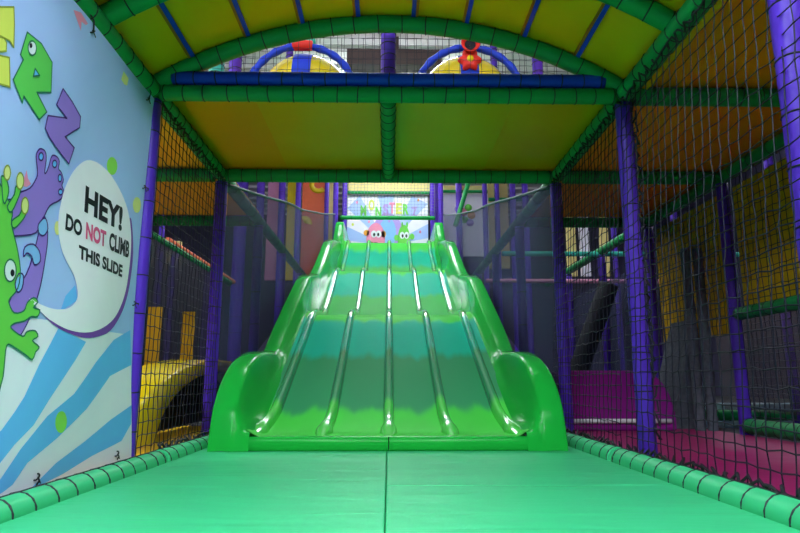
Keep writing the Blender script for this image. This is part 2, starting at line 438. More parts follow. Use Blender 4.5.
# ------------------------------------------------------------------ the big blue banner
# printed artwork: (ink, layer, outline ink, outline in metres along and up the cloth)
ART=[
('pale',0.5,None,[(3.851,0.78),(3.972,0.004),(3.161,0.021),(2.693,0.014),(2.506,0.03),(2.429,0.427),(2.571,0.645),(2.761,0.776),(3.014,0.782),(3.377,0.773)]),
('stripe_blue',1,None,[(2.966,0.749),(3.237,0.699),(3.144,0.603),(3.079,0.542),(2.952,0.416),(2.852,0.304),(2.733,0.23),(2.585,0.109),(2.559,0.247),(2.638,0.299),(2.707,0.368),(2.76,0.43),(2.84,0.57)]),
('stripe_blue',1,None,[(3.845,0.811),(3.594,0.732),(3.377,0.599),(3.167,0.434),(2.95,0.338),(2.78,0.208),(2.6,0.031),(2.613,-0.036),(2.7,0.044),(2.758,0.063),(2.845,0.142),(3.066,0.229),(3.325,0.353),(3.583,0.526),(3.886,0.596)]),
('stripe_blue',1,None,[(3.919,0.351),(3.631,0.278),(3.358,0.188),(3.089,0.11),(2.906,0.026),(3.002,0.028),(3.174,0.048),(3.451,0.101),(3.802,0.146),(3.927,0.236)]),
('stripe_blue',1,None,[(3.091,0.977),(3.125,0.905),(3.027,0.858),(2.963,0.811),(3.008,0.91)]),
('lime',1,None,[(3.501,1.76),(3.501,1.743),(3.495,1.725),(3.483,1.709),(3.467,1.695),(3.448,1.686),(3.428,1.682),(3.41,1.683),(3.394,1.69),(3.383,1.701),(3.377,1.715),(3.377,1.732),(3.382,1.75),(3.394,1.766),(3.409,1.78),(3.428,1.789),(3.447,1.794),(3.466,1.793),(3.483,1.787),(3.495,1.776)]),
('lime',1,None,[(3.135,0.299),(3.136,0.283),(3.13,0.268),(3.12,0.258),(3.106,0.251),(3.089,0.25),(3.072,0.254),(3.055,0.263),(3.041,0.275),(3.031,0.29),(3.025,0.306),(3.024,0.322),(3.029,0.336),(3.039,0.347),(3.052,0.353),(3.069,0.355),(3.086,0.352),(3.103,0.344),(3.118,0.331),(3.129,0.316)]),
('pale_yellow',1,None,[(3.858,1.624),(3.858,1.607),(3.852,1.59),(3.841,1.575),(3.825,1.563),(3.807,1.556),(3.788,1.553),(3.77,1.555),(3.755,1.563),(3.744,1.574),(3.738,1.589),(3.738,1.605),(3.744,1.621),(3.754,1.636),(3.769,1.648),(3.787,1.656),(3.806,1.659),(3.825,1.657),(3.841,1.65),(3.852,1.639)]),
('pale_yellow',1,None,[(2.926,1.234),(2.927,1.223),(2.925,1.213),(2.921,1.204),(2.914,1.197),(2.907,1.194),(2.898,1.193),(2.89,1.196),(2.883,1.202),(2.878,1.211),(2.874,1.221),(2.874,1.231),(2.876,1.241),(2.88,1.25),(2.886,1.257),(2.894,1.26),(2.902,1.261),(2.91,1.258),(2.917,1.252),(2.923,1.244)]),
('pink',1,None,[(2.829,2.347),(2.897,2.378),(2.976,2.363),(2.954,2.341),(2.912,2.334),(2.915,2.283),(2.878,2.309)]),
('pale_yellow',1,None,[(3.448,2.345),(3.527,2.339),(3.519,2.287),(3.479,2.274),(3.431,2.282)]),
('pink',1,None,[(2.59,1.411),(2.609,1.379),(2.638,1.363),(2.609,1.339),(2.571,1.332)]),
('purple',2,None,[(2.754,0.849),(2.766,0.837),(2.806,0.815),(2.848,0.793),(2.884,0.776),(2.921,0.761),(2.962,0.748),(3.007,0.738),(3.055,0.731),(3.101,0.726),(3.143,0.722),(3.183,0.719),(3.227,0.719),(3.277,0.722),(3.33,0.729),(3.382,0.738),(3.433,0.749),(3.484,0.762),(3.533,0.782),(3.581,0.81),(3.627,0.845),(3.667,0.881),(3.7,0.917),(3.727,0.956),(3.749,0.996),(3.767,1.039),(3.78,1.084),(3.79,1.132),(3.797,1.183),(3.8,1.236),(3.797,1.291),(3.783,1.353),(3.763,1.417),(3.744,1.465),(3.729,1.49),(3.715,1.5),(3.701,1.494),(3.683,1.477),(3.665,1.446),(3.655,1.39),(3.667,1.292),(3.687,1.17),(3.689,1.064),(3.664,0.991),(3.619,0.935),(3.555,0.886),(3.463,0.839),(3.351,0.799),(3.238,0.775),(3.125,0.774),(3.011,0.79),(2.915,0.806),(2.84,0.823),(2.783,0.842)]),
('bubble',3,None,[(2.72,0.859),(2.732,0.86),(2.767,0.851),(2.804,0.844),(2.838,0.84),(2.874,0.836),(2.909,0.835),(2.942,0.836),(2.973,0.84),(3.0,0.844),(3.021,0.849),(3.038,0.855),(3.054,0.862),(3.07,0.871),(3.085,0.882),(3.097,0.893),(3.106,0.905),(3.112,0.919),(3.114,0.933),(3.111,0.949),(3.104,0.966),(3.096,0.983),(3.087,0.999),(3.077,1.014),(3.062,1.03),(3.041,1.048),(3.015,1.067),(2.992,1.085),(2.974,1.101),(2.958,1.115),(2.944,1.133),(2.93,1.155),(2.917,1.18),(2.907,1.206),(2.9,1.231),(2.896,1.258),(2.895,1.286),(2.898,1.318),(2.905,1.351),(2.914,1.385),(2.924,1.418),(2.937,1.45),(2.954,1.483),(2.976,1.517),(3.001,1.551),(3.03,1.582),(3.062,1.611),(3.096,1.637),(3.133,1.659),(3.172,1.675),(3.213,1.685),(3.255,1.692),(3.3,1.694),(3.346,1.692),(3.389,1.687),(3.425,1.679),(3.457,1.668),(3.488,1.655),(3.521,1.64),(3.553,1.622),(3.583,1.604),(3.609,1.585),(3.633,1.566),(3.654,1.546),(3.672,1.526),(3.688,1.505),(3.703,1.481),(3.717,1.452),(3.731,1.419),(3.741,1.385),(3.748,1.352),(3.753,1.318),(3.755,1.282),(3.755,1.244),(3.752,1.203),(3.747,1.163),(3.741,1.123),(3.734,1.083),(3.722,1.044),(3.704,1.006),(3.682,0.968),(3.656,0.934),(3.628,0.903),(3.597,0.876),(3.562,0.851),(3.521,0.829),(3.476,0.809),(3.43,0.792),(3.382,0.777),(3.333,0.765),(3.286,0.755),(3.242,0.749),(3.2,0.745),(3.159,0.743),(3.117,0.743),(3.076,0.745),(3.038,0.748),(3.004,0.753),(2.972,0.759),(2.941,0.766),(2.911,0.774),(2.881,0.782),(2.847,0.795),(2.799,0.817),(2.748,0.842)]),
('lime_letter',2,'dark_green',[(2.48,2.009),(2.588,2.018),(2.685,1.979),(2.702,1.835),(2.59,1.779),(2.686,1.729),(2.633,1.668),(2.502,1.717),(2.495,1.683),(2.419,1.751),(2.472,1.874),(2.449,1.883)]),
('stripe_blue',3,'dark_green',[(2.556,1.877),(2.595,1.864),(2.549,1.835)]),
('white',3,'dark_green',[(2.551,1.974),(2.551,1.963),(2.549,1.952),(2.544,1.941),(2.536,1.932),(2.528,1.925),(2.518,1.922),(2.509,1.922),(2.502,1.925),(2.496,1.931),(2.493,1.94),(2.492,1.95),(2.495,1.961),(2.5,1.972),(2.507,1.981),(2.515,1.988),(2.525,1.992),(2.534,1.992),(2.542,1.989),(2.547,1.983)]),
('black',4,None,[(2.519,1.967),(2.519,1.963),(2.518,1.959),(2.517,1.956),(2.514,1.953),(2.511,1.95),(2.508,1.949),(2.505,1.949),(2.503,1.95),(2.501,1.953),(2.5,1.956),(2.499,1.96),(2.5,1.964),(2.502,1.967),(2.504,1.971),(2.507,1.973),(2.51,1.974),(2.513,1.974),(2.516,1.973),(2.518,1.97)]),
('yellow_letter',2,'olive',[(2.243,1.974),(2.377,2.063),(2.391,1.993),(2.402,1.89),(2.373,1.904),(2.262,1.878)]),
('yellow_letter',2,'olive',[(2.265,1.863),(2.337,1.895),(2.355,1.884),(2.358,1.848),(2.278,1.793)]),
('yellow_letter',2,'olive',[(2.279,1.79),(2.381,1.831),(2.404,1.711),(2.3,1.679)]),
('violet',2,'dark_purple',[(2.804,1.905),(2.904,1.887),(3.014,1.854),(3.018,1.795),(2.878,1.686),(2.986,1.672),(2.949,1.571),(2.817,1.6),(2.738,1.623),(2.69,1.649),(2.7,1.717),(2.875,1.783),(2.763,1.801)]),
('violet',2,'dark_purple',[(2.645,1.494),(2.644,1.506),(2.647,1.515),(2.651,1.522),(2.656,1.529),(2.662,1.536),(2.669,1.541),(2.679,1.545),(2.69,1.547),(2.7,1.548),(2.708,1.547),(2.716,1.543),(2.722,1.538),(2.726,1.531),(2.729,1.522),(2.731,1.509),(2.731,1.489),(2.73,1.466),(2.731,1.45),(2.735,1.446),(2.741,1.45),(2.746,1.457),(2.751,1.465),(2.755,1.477),(2.76,1.49),(2.764,1.507),(2.768,1.526),(2.773,1.541),(2.779,1.549),(2.785,1.554),(2.793,1.557),(2.804,1.56),(2.816,1.561),(2.827,1.561),(2.837,1.559),(2.846,1.555),(2.852,1.548),(2.853,1.536),(2.851,1.522),(2.853,1.511),(2.861,1.507),(2.872,1.506),(2.883,1.503),(2.894,1.495),(2.904,1.485),(2.911,1.475),(2.91,1.464),(2.904,1.453),(2.902,1.443),(2.908,1.436),(2.917,1.43),(2.924,1.423),(2.926,1.414),(2.926,1.405),(2.922,1.395),(2.915,1.385),(2.904,1.374),(2.888,1.362),(2.864,1.347),(2.835,1.331),(2.811,1.314),(2.797,1.297),(2.787,1.28),(2.779,1.264),(2.771,1.252),(2.764,1.24),(2.756,1.226),(2.748,1.205),(2.739,1.181),(2.719,1.159),(2.681,1.141),(2.633,1.126),(2.582,1.112),(2.526,1.094),(2.468,1.078),(2.425,1.079),(2.402,1.112),(2.395,1.163),(2.401,1.205),(2.428,1.226),(2.469,1.239),(2.504,1.251),(2.521,1.265),(2.532,1.278),(2.547,1.292),(2.573,1.307),(2.603,1.323),(2.628,1.34),(2.645,1.358),(2.656,1.376),(2.665,1.392),(2.671,1.404),(2.674,1.415),(2.673,1.429),(2.665,1.45),(2.653,1.474)]),
('stripe_blue',3,'dark_purple',[(2.7,1.515),(2.699,1.505),(2.694,1.496),(2.685,1.491),(2.675,1.49),(2.667,1.493),(2.663,1.501),(2.664,1.511),(2.669,1.52),(2.678,1.526),(2.688,1.527),(2.696,1.523)]),
('stripe_blue',3,'dark_purple',[(2.827,1.527),(2.826,1.517),(2.82,1.508),(2.811,1.502),(2.8,1.501),(2.792,1.504),(2.787,1.512),(2.788,1.521),(2.794,1.53),(2.804,1.536),(2.814,1.538),(2.823,1.534)]),
('stripe_blue',3,'dark_purple',[(2.888,1.476),(2.888,1.467),(2.883,1.458),(2.875,1.453),(2.866,1.452),(2.859,1.457),(2.855,1.465),(2.855,1.474),(2.86,1.483),(2.868,1.488),(2.877,1.488),(2.884,1.484)]),
('stripe_blue',3,'dark_purple',[(2.91,1.412),(2.909,1.404),(2.903,1.397),(2.893,1.392),(2.884,1.391),(2.876,1.394),(2.872,1.4),(2.873,1.408),(2.879,1.415),(2.888,1.42),(2.898,1.421),(2.906,1.418)]),
('violet',2,'dark_purple',[(2.761,1.239),(2.774,1.25),(2.787,1.243),(2.798,1.229),(2.807,1.21),(2.815,1.184),(2.819,1.155),(2.82,1.125),(2.818,1.091),(2.814,1.055),(2.809,1.013),(2.803,0.969),(2.795,0.926),(2.785,0.888),(2.774,0.853),(2.76,0.818),(2.742,0.78),(2.721,0.741),(2.702,0.711),(2.688,0.693),(2.677,0.682),(2.664,0.677),(2.647,0.675),(2.629,0.679),(2.613,0.69),(2.601,0.712),(2.591,0.741),(2.586,0.771),(2.585,0.797),(2.589,0.823),(2.601,0.852),(2.625,0.887),(2.657,0.925),(2.684,0.964),(2.701,1.002),(2.713,1.042),(2.725,1.085),(2.737,1.14),(2.749,1.199)]),
('curl',3,'dark_purple',[(2.778,1.244),(2.792,1.236),(2.804,1.219),(2.81,1.202),(2.806,1.187),(2.795,1.172),(2.783,1.162),(2.77,1.158),(2.755,1.158),(2.743,1.162),(2.734,1.172),(2.727,1.186),(2.728,1.201),(2.741,1.218),(2.76,1.236)]),
('curl',3,'dark_purple',[(2.647,1.077),(2.662,1.089),(2.684,1.098),(2.705,1.103),(2.724,1.101),(2.743,1.093),(2.758,1.083),(2.768,1.069),(2.774,1.052),(2.773,1.038),(2.763,1.026),(2.747,1.017),(2.732,1.014),(2.723,1.022),(2.715,1.036),(2.706,1.047),(2.693,1.052),(2.679,1.055),(2.667,1.054),(2.658,1.047),(2.651,1.038),(2.646,1.035),(2.643,1.045),(2.642,1.062)]),
('curl',3,'dark_purple',[(2.626,0.954),(2.638,0.959),(2.652,0.958),(2.662,0.951),(2.665,0.935),(2.665,0.914),(2.661,0.896),(2.654,0.885),(2.644,0.877),(2.635,0.875),(2.625,0.881),(2.616,0.893),(2.611,0.907),(2.612,0.923),(2.618,0.941)]),
('green_art',3,'dark_green',[(2.406,1.229),(2.415,1.292),(2.448,1.272),(2.478,1.246),(2.497,1.236),(2.513,1.22),(2.525,1.202),(2.528,1.186),(2.526,1.169),(2.53,1.15),(2.545,1.127),(2.565,1.101),(2.585,1.073),(2.604,1.041),(2.622,1.007),(2.634,0.974),(2.639,0.944),(2.638,0.916),(2.632,0.892),(2.619,0.872),(2.602,0.855),(2.589,0.842),(2.584,0.833),(2.584,0.827),(2.588,0.82),(2.598,0.807),(2.612,0.793),(2.629,0.785),(2.65,0.786),(2.673,0.792),(2.691,0.801),(2.699,0.812),(2.703,0.826),(2.709,0.839),(2.722,0.851),(2.737,0.861),(2.751,0.867),(2.765,0.866),(2.777,0.86),(2.783,0.852),(2.776,0.843),(2.762,0.831),(2.756,0.823),(2.768,0.82),(2.789,0.82),(2.803,0.817),(2.804,0.807),(2.798,0.795),(2.789,0.785),(2.777,0.782),(2.761,0.783),(2.745,0.781),(2.731,0.774),(2.716,0.764),(2.7,0.756),(2.679,0.751),(2.655,0.746),(2.637,0.741),(2.624,0.734),(2.616,0.727),(2.619,0.719),(2.641,0.708),(2.674,0.696),(2.701,0.69),(2.713,0.694),(2.718,0.705),(2.727,0.713),(2.744,0.718),(2.765,0.721),(2.782,0.721),(2.794,0.715),(2.804,0.706),(2.806,0.697),(2.796,0.69),(2.778,0.683),(2.771,0.676),(2.784,0.668),(2.807,0.659),(2.822,0.65),(2.82,0.643),(2.81,0.635),(2.8,0.627),(2.795,0.614),(2.79,0.601),(2.781,0.593),(2.767,0.595),(2.749,0.604),(2.728,0.613),(2.703,0.623),(2.675,0.633),(2.651,0.641),(2.632,0.647),(2.616,0.651),(2.605,0.645),(2.601,0.624),(2.602,0.595),(2.603,0.566),(2.604,0.542),(2.604,0.518),(2.6,0.499),(2.591,0.456),(2.577,0.417),(2.552,0.466),(2.503,0.689),(2.442,1.0)]),
('green_art',4,'dark_green',[(2.465,1.224),(2.471,1.238),(2.476,1.259),(2.477,1.278),(2.472,1.294),(2.462,1.309),(2.452,1.32),(2.44,1.326),(2.427,1.328),(2.419,1.326),(2.417,1.32),(2.42,1.311),(2.424,1.297),(2.431,1.276),(2.439,1.252),(2.447,1.233),(2.454,1.224),(2.46,1.22)]),
('green_art',4,'dark_green',[(2.483,1.217),(2.491,1.234),(2.505,1.256),(2.517,1.276),(2.519,1.291),(2.518,1.305),(2.521,1.314),(2.532,1.319),(2.546,1.321),(2.556,1.318),(2.558,1.31),(2.556,1.297),(2.551,1.279),(2.541,1.252),(2.528,1.22),(2.515,1.199),(2.502,1.196),(2.489,1.204)]),
('green_art',4,'dark_green',[(2.527,1.163),(2.538,1.175),(2.557,1.189),(2.572,1.201),(2.578,1.212),(2.581,1.221),(2.585,1.227),(2.596,1.229),(2.608,1.228),(2.616,1.224),(2.617,1.216),(2.613,1.205),(2.604,1.191),(2.588,1.172),(2.567,1.15),(2.55,1.137),(2.538,1.139),(2.528,1.15)]),
('pale_yellow',5,'olive',[(2.468,1.356),(2.468,1.342),(2.464,1.329),(2.457,1.321),(2.448,1.318),(2.439,1.321),(2.431,1.329),(2.426,1.342),(2.426,1.355),(2.43,1.368),(2.437,1.376),(2.446,1.38),(2.455,1.377),(2.463,1.368)]),
('pale_yellow',5,'olive',[(2.567,1.353),(2.567,1.337),(2.562,1.323),(2.554,1.313),(2.542,1.309),(2.531,1.312),(2.522,1.322),(2.517,1.336),(2.516,1.352),(2.521,1.367),(2.529,1.377),(2.54,1.381),(2.552,1.377),(2.561,1.368)]),
('pale_yellow',5,'olive',[(2.627,1.259),(2.628,1.243),(2.623,1.229),(2.614,1.219),(2.602,1.216),(2.591,1.22),(2.581,1.23),(2.576,1.244),(2.575,1.26),(2.58,1.275),(2.589,1.285),(2.6,1.288),(2.612,1.284),(2.622,1.274)]),
('white',4,'dark_green',[(2.603,0.965),(2.604,0.948),(2.6,0.933),(2.591,0.921),(2.579,0.913),(2.566,0.911),(2.553,0.914),(2.541,0.923),(2.531,0.936),(2.526,0.951),(2.525,0.967),(2.529,0.982),(2.537,0.994),(2.549,1.002),(2.562,1.004),(2.576,1.001),(2.588,0.993),(2.598,0.98)]),
('black',5,None,[(2.594,0.952),(2.593,0.944),(2.589,0.938),(2.583,0.934),(2.575,0.935),(2.569,0.94),(2.566,0.947),(2.566,0.955),(2.57,0.962),(2.577,0.965),(2.584,0.964),(2.59,0.96)]),
]

BX = -1.61
def wave(y, z):
    return BX + .010 * math.sin(2.2 * y + 1.5 * z) + .006 * math.sin(5 * y - 3.5 * z + 1) + .012 * math.exp(-((y - 3.3) / .5) ** 2) * math.sin(3 * z)
bm = bmesh.new()
mnames = list(BAN); BI = {k: i for i, k in enumerate(mnames)}
def poly(pts, mat, layer):
    b2 = bmesh.new(); vs = [b2.verts.new((0, y, z)) for y, z in pts]
    es = [b2.edges.new((vs[i], vs[(i + 1) % len(vs)])) for i in range(len(vs))]
    bmesh.ops.triangle_fill(b2, use_beauty=True, use_dissolve=False, edges=es)
    for _ in range(4):
        le = [e for e in b2.edges if e.calc_length() > .14]
        if not le: break
        bmesh.ops.subdivide_edges(b2, edges=le, cuts=1)
        bmesh.ops.triangulate(b2, faces=b2.faces)
    merge(b2, mat, layer)
def merge(b2, mat, layer):
    mp = {}
    for v in b2.verts: mp[v] = bm.verts.new((wave(v.co.y, v.co.z) + .0018 * layer, v.co.y, v.co.z))
    for f in b2.faces:
        nf = bm.faces.new([mp[v] for v in f.verts]); nf.normal_update()
        if nf.normal.x < 0: nf.normal_flip()
        nf.material_index = BI[mat]; nf.smooth = True
    b2.free()
def stroke(pts, mat, layer, w=.007):
    n = len(pts)
    ar = sum(pts[i][0] * pts[(i + 1) % n][1] - pts[(i + 1) % n][0] * pts[i][1] for i in range(n))
    for i in range(n):
        a, b = Vector(pts[i]), Vector(pts[(i + 1) % n]); t = (b - a)
        if t.length < 1e-6: continue
        t.normalize(); q = Vector((-t.y, t.x)) * w / 2; t = t * w * .4
        b2 = bmesh.new(); vs = [b2.verts.new((0, p.x, p.y)) for p in (a - t - q, b + t - q, b + t + q, a - t + q)]
        b2.faces.new(vs); merge(b2, mat, layer)
def text_mesh(s, size, off=0.0):
    cu = bpy.data.curves.new('lettering', 'FONT'); cu.body = s; cu.size = 1; cu.offset = off; cu.resolution_u = 4
    o = bpy.data.objects.new('lettering', cu); COL.objects.link(o)
    bpy.context.view_layer.update(); dg = bpy.context.evaluated_depsgraph_get()
    me = bpy.data.meshes.new_from_object(o.evaluated_get(dg)); bpy.data.objects.remove(o)
    return me
def word(s, y0, z0, y1, z1, hgt, mat, layer, off=.042, lean=0):
    me = text_mesh(s, 1, off)
    xs_ = [v.co.x for v in me.vertices]; yy = [v.co.y for v in me.vertices]; a, b = min(xs_), max(xs_); c, d = min(yy), max(yy)
    b2 = bmesh.new(); b2.from_mesh(me)
    for v in b2.verts:
        u = (v.co.x - a) / (b - a); w = (v.co.y - c) / (d - c)
        v.co = Vector((0, y0 + (y1 - y0) * u + lean * w * hgt, z0 + (z1 - z0) * u + w * hgt))
    bmesh.ops.triangulate(b2, faces=b2.faces); merge(b2, mat, layer)
Y0, Y1, Z0, Z1 = 1.5, 3.93, .02, 2.40
b2 = bmesh.new(); ny, nz = 44, 40; gv = {}
for i in range(ny + 1):
    for j in range(nz + 1):
        y = Y0 + (Y1 - Y0) * i / ny; z = Z0 + (Z1 - Z0) * j / nz
        y -= .035 * math.sin(PI * j / nz) ** .5 * (i / ny) ** 6
        gv[i, j] = b2.verts.new((0, y, z))
for i in range(ny):
    for j in range(nz): b2.faces.new((gv[i, j], gv[i + 1, j], gv[i + 1, j + 1], gv[i, j + 1]))
merge(b2, 'base', 0)
for m, l, st, pts in ART:
    pts = [(y, max(.025, min(2.395, z))) for y, z in pts]
    poly(pts, m, l)
    if st: stroke(pts, st, l + .5)
word('HEY!', 3.143, 1.376, 3.596, 1.381, 0.149, 'black', 4)
word('DO', 2.963, 1.235, 3.128, 1.236, 0.085, 'black', 4)
word('NOT', 3.170, 1.236, 3.400, 1.240, 0.094, 'textpink', 4)
word('CLIMB', 3.441, 1.237, 3.723, 1.242, 0.105, 'black', 4)
word('THIS SLIDE', 3.104, 1.117, 3.642, 1.109, 0.074, 'black', 4)

me = bpy.data.meshes.new('hanging_banner'); bm.to_mesh(me); bm.free()
for k in mnames: me.materials.append(BAN[k])
ban = bpy.data.objects.new('hanging_banner', me); COL.objects.link(ban)
tag(ban, 'big sky blue printed banner warning not to climb the slide, tied along the left side', 'banner')
for y, z, dz, dy in ((3.02, 2.345, .10, -.02), (3.82, 2.345, .10, .04), (3.87, 1.75, 0, .1), (3.87, .98, 0, .1), (2.93, .07, -.05, 0.02), (3.74, .08, -.05, .03)):
    mb = MB(); x = wave(y, z)
    mb.tube([(x + .004 + .012 * math.cos(a), y + .013 * math.sin(a) * .9, z + .013 * math.sin(a)) for a in [2 * PI * k / 10 for k in range(10)]], .004, 6, closed=True)
    mb.tube([(x + .012, y, z), (x + .014, y + dy * .5, z + dz * .5 + .006), (x - .01, y + dy, z + dz)], .004, 6)
    mb.tube([(x + .012, y, z), (x + .02, y + .01, z - .03)], .003, 5)
    mb.build('tie_cord', CORD, ban, (0, 0, 0))

# ------------------------------------------------------------------ nets round the bay
net('net_panel', 'black net panel between the two right posts beside the slide', 'net', (1.50, 4.05, .075), (0, 1, 0), Vector((.12, 0, 2.37)).normalized(), 1.66, 2.36, .078, .0032)
net('net_panel', 'large black net panel at the right, in front of the pink floor', 'net', (1.50, 1.35, .075), (0, 1, 0), Vector((.12, 0, 2.37)).normalized(), 2.6, 2.37, .080, .0034)
net('net_panel', 'black net panel between the blue banner and the slide', 'net', (-1.60, 4.04, .0), (0, 1, 0), (0, 0, 1), 1.66, 2.42, .078, .0032)
net('net_panel', 'thin black net panel closing the arch above the blue rail', 'net', (-1.6, 4.07, 2.62), (1, 0, 0), (0, 0, 1), 3.2, .42, .078, .0018, inside=lambda u, v: 2.62 + v < arc(u - 1.6) + .02, jit=.003, zig=.001)
def lace_edge(name, pts, label):
    q = resample(pts, .03); mb = MB()
    mb.tube([p + Vector((.018 * math.sin(i * 1.9), .0, .024 * math.cos(i * 2.3))) for i, p in enumerate(q)], .0075, 5)
    return tag(mb.build(name, CORD, loc=q[0], fix=False), label, 'cord')
lace_edge('lashing_cord', [(1.49, 1.4, .088), (1.49, 3.9, .088)], 'black lashing cord along the top of the nearest right kerb')
lace_edge('lashing_cord', [(1.49, 4.06, .088), (1.49, 5.68, .088)], 'black lashing cord on the kerb between the right posts')
lace_edge('lashing_cord', [(-1.47, 4.06, .078), (-1.47, 5.68, .078)], 'black lashing cord on the kerb left of the slide')
lace_edge('lashing_cord', [(A + .05, 3.945, .12), (A + .05, 3.945, 2.42)], 'black lashing cord running up the right front post')
lace_edge('lashing_cord', [(A - .05, 2.0, 2.40), (A - .05, 3.95, 2.40)], 'black lashing cord under the nearest right side beam')
lace_edge('lashing_cord', [(A - .05, 4.05, 2.40), (A - .05, 5.7, 2.40)], 'black lashing cord under the right rear side beam')
lace_edge('lashing_cord', [(-A + .05, 4.05, 2.40), (-A + .05, 5.7, 2.40)], 'black lashing cord under the left rear side beam')

# sheer screens beside the slide
def screen(s, label):
    root = None; mb = MB(); rows = []; top = []
    for k in range(61):
        y = 5.8 + (15.3 - 5.8) * k / 60
        t = (y - 5.8) / (15.3 - 5.8)
        zt = 2.40 + (4.74 - 2.40) * t - .10 * math.sin(PI * t)
        zb = 0.02 if y < 6.2 else max(.02, lane_z(y) - .2)
        x = s * (1.59 - .18 * min(1, (y - 5.8) / 2.2) + .03 * math.sin(y * 2.1) * math.sin(PI * min(1, t * 1.1)))
        top.append((x, y, zt)); rows.append([(x, y, zb + (zt - zb) * j / 6) for j in range(7)])
    mb.grid(rows); o = mb.build('mesh_screen', SCREEN, fix=False)
    tag(o, label, 'screen')
    m2 = MB(); m2.tube(top, .016, 8); m2.build('hem', HEM, o, (0, 0, 0))
screen(-1, 'sheer dark blue mesh screen rising along the left of the slide')
screen(1, 'sheer dark blue mesh screen rising along the right of the slide')

# ------------------------------------------------------------------ neighbouring bays
B = 3.3
for s, nm in ((-1, 'left'), (1, 'right')):
    for y0, y1, w in ((4.0, 5.75, 'front'), (5.75, 7.5, 'rear')):
        mb = MB(); mb.box(min(s * A, s * B) + (.0 if s < 0 else .07), max(s * A, s * B) - .0, y0, y1, 2.553, 2.60)
        tag(mb.build('soffit_panel', ORANGE if s > 0 else ORANGE_LIT), 'orange soffit panel over the %s part of the %s side bay' % (w, nm), 'ceiling panel', 'side bay soffit panels')
    for y in (5.75, 7.5):
        padded('padded_beam', [(s * (A + .07), y, ZB), (s * (B - .07), y, ZB)], 'green padded cross beam in the %s side bay, %s the orange soffits' % (nm, 'between' if y < 6 else 'behind'), 'beam')
    padded('padded_beam', [(s * A, 5.85, ZB), (s * A, 12.5, ZB)], 'green padded beam running back behind the %s mesh screen' % nm, 'beam', step=.3)
    padded('padded_beam', [(s * B, 4.05 if s < 0 else 2.2, ZB), (s * B, 12.5, ZB)], 'green padded outer beam of the %s side bay' % nm, 'beam', step=.3)
    for y in (5.75, 7.5, 9.25, 11.0):
        post(s * B, y, 0, 2.42, 'purple post on the outer line of the %s side bay, %s' % (nm, {5.75: 'front one', 7.5: 'second one', 9.25: 'third one', 11.0: 'last one'}[y]), group='outer bay posts', step=.4)
    for y in (7.5, 9.25, 11.0):
        post(s * A, y, 0, 2.42, 'purple padded post behind the %s mesh screen, %s' % (nm, {7.5: 'front one', 9.25: 'middle one', 11.0: 'last one'}[y]), group='posts behind the screens', step=.4)
    for y in (7.5, 10.2, 13):
        post(s * 4.95, y, 0, 4.6, 'tall purple post far behind the %s side bay, %s' % (nm, {7.5: 'front one', 10.2: 'middle one', 13: 'last one'}[y]), group='far posts', step=.5)
mb = MB(); mb.box(A + .07, B, 2.25, 4.0, 2.553, 2.60); tag(mb.build('soffit_panel', YEL_B), 'amber soffit panel over the right side bay nearest the viewer', 'ceiling panel', 'side bay soffit panels')
padded('padded_beam', [(A + .07, 4.0, ZB), (B - .07, 4.0, ZB)], 'green padded cross beam running right from the right front post', 'beam')
post(B, 4.0, 0, 2.42, 'purple padded post beside the dark gold wall, front end of the right bay', step=.4)

for s, nm in ((-1, 'left'), (1, 'right')):  # walls out of view, added to block lamp light into the side bays
    mb = MB(); mb.box(min(s * 1.78, s * 6.5), max(s * 1.78, s * 6.5), .7, .8, -.08, 3.2)
    tag(mb.build('wall_pad', PURPLE), 'unseen purple wall added to keep light out of the front of the %s side bay' % nm, 'padded wall')

mb = MB(); mb.box(-B + .03, -1.55, 3.0, 7.4, -.08, -.02); tag(mb.build('floor_mat', GOLD), 'unseen yellow floor mat added to bounce light in the bay left of the slide', 'floor mat')  # added reflector: throws light up onto the left soffits
# left bay: dark nets, yellow tunnel mouth
mb = MB(); mb.grid([[(-B + .12, 7.0 + 4.6 * i / 10, .02 + 2.36 * j / 4) for j in range(5)] for i in range(11)])
tag(mb.build('mesh_screen', SCREEND, fix=False), 'near black mesh screen under the outer beam of the left side bay', 'screen')
yel = empty('tunnel_mouth', (-2.0, 6.3, 0), 'glossy yellow arched tunnel mouth standing behind the left net', 'tunnel')
def ring(cy, ay, az, n=40): return [(cy + ay * math.cos(PI - PI * k / n), max(0, az * math.sin(PI * k / n))) for k in range(n + 1)]
mb = MB(); TX = -1.92
o1 = ring(7.3, 2.65, .74); i1 = ring(7.3, 2.02, .60)
def R3(r, x): return [(x, y, z) for y, z in r]
o2 = ring(7.3, 2.60, .71); i2 = ring(7.3, 2.06, .62)
mb.grid([R3(o1, TX - .45), R3(o1, TX - .03), R3(o2, TX), R3(i2, TX), R3(i1, TX - .03), R3(i1, TX - .45)])
mb.build('hood', YPLAST, yel, (0, 0, 0))
mb = MB(); mb.grid([R3(ring(7.3, 2.02, .60), TX - .40), [(TX - .40, 7.3, 0)] * 41]); mb.build('dark_backing', DARK, yel, (0, 0, 0))  # black sheet across the opening, the tunnel's inner shade as colour

for x, y, lab in ((-2.97, 7.75, 'left'), (-2.72, 8.3, 'right')):
    mb = MB(); mb.box(x - .08, x + .08, y, y + .05, -.08, 1.42)
    tag(mb.build('upright_pad', GOLD), 'dim yellowish upright pad beyond the left bay, the %s of the pair' % ('nearer the banner' if lab == 'left' else 'one nearer the slide'), 'pad')

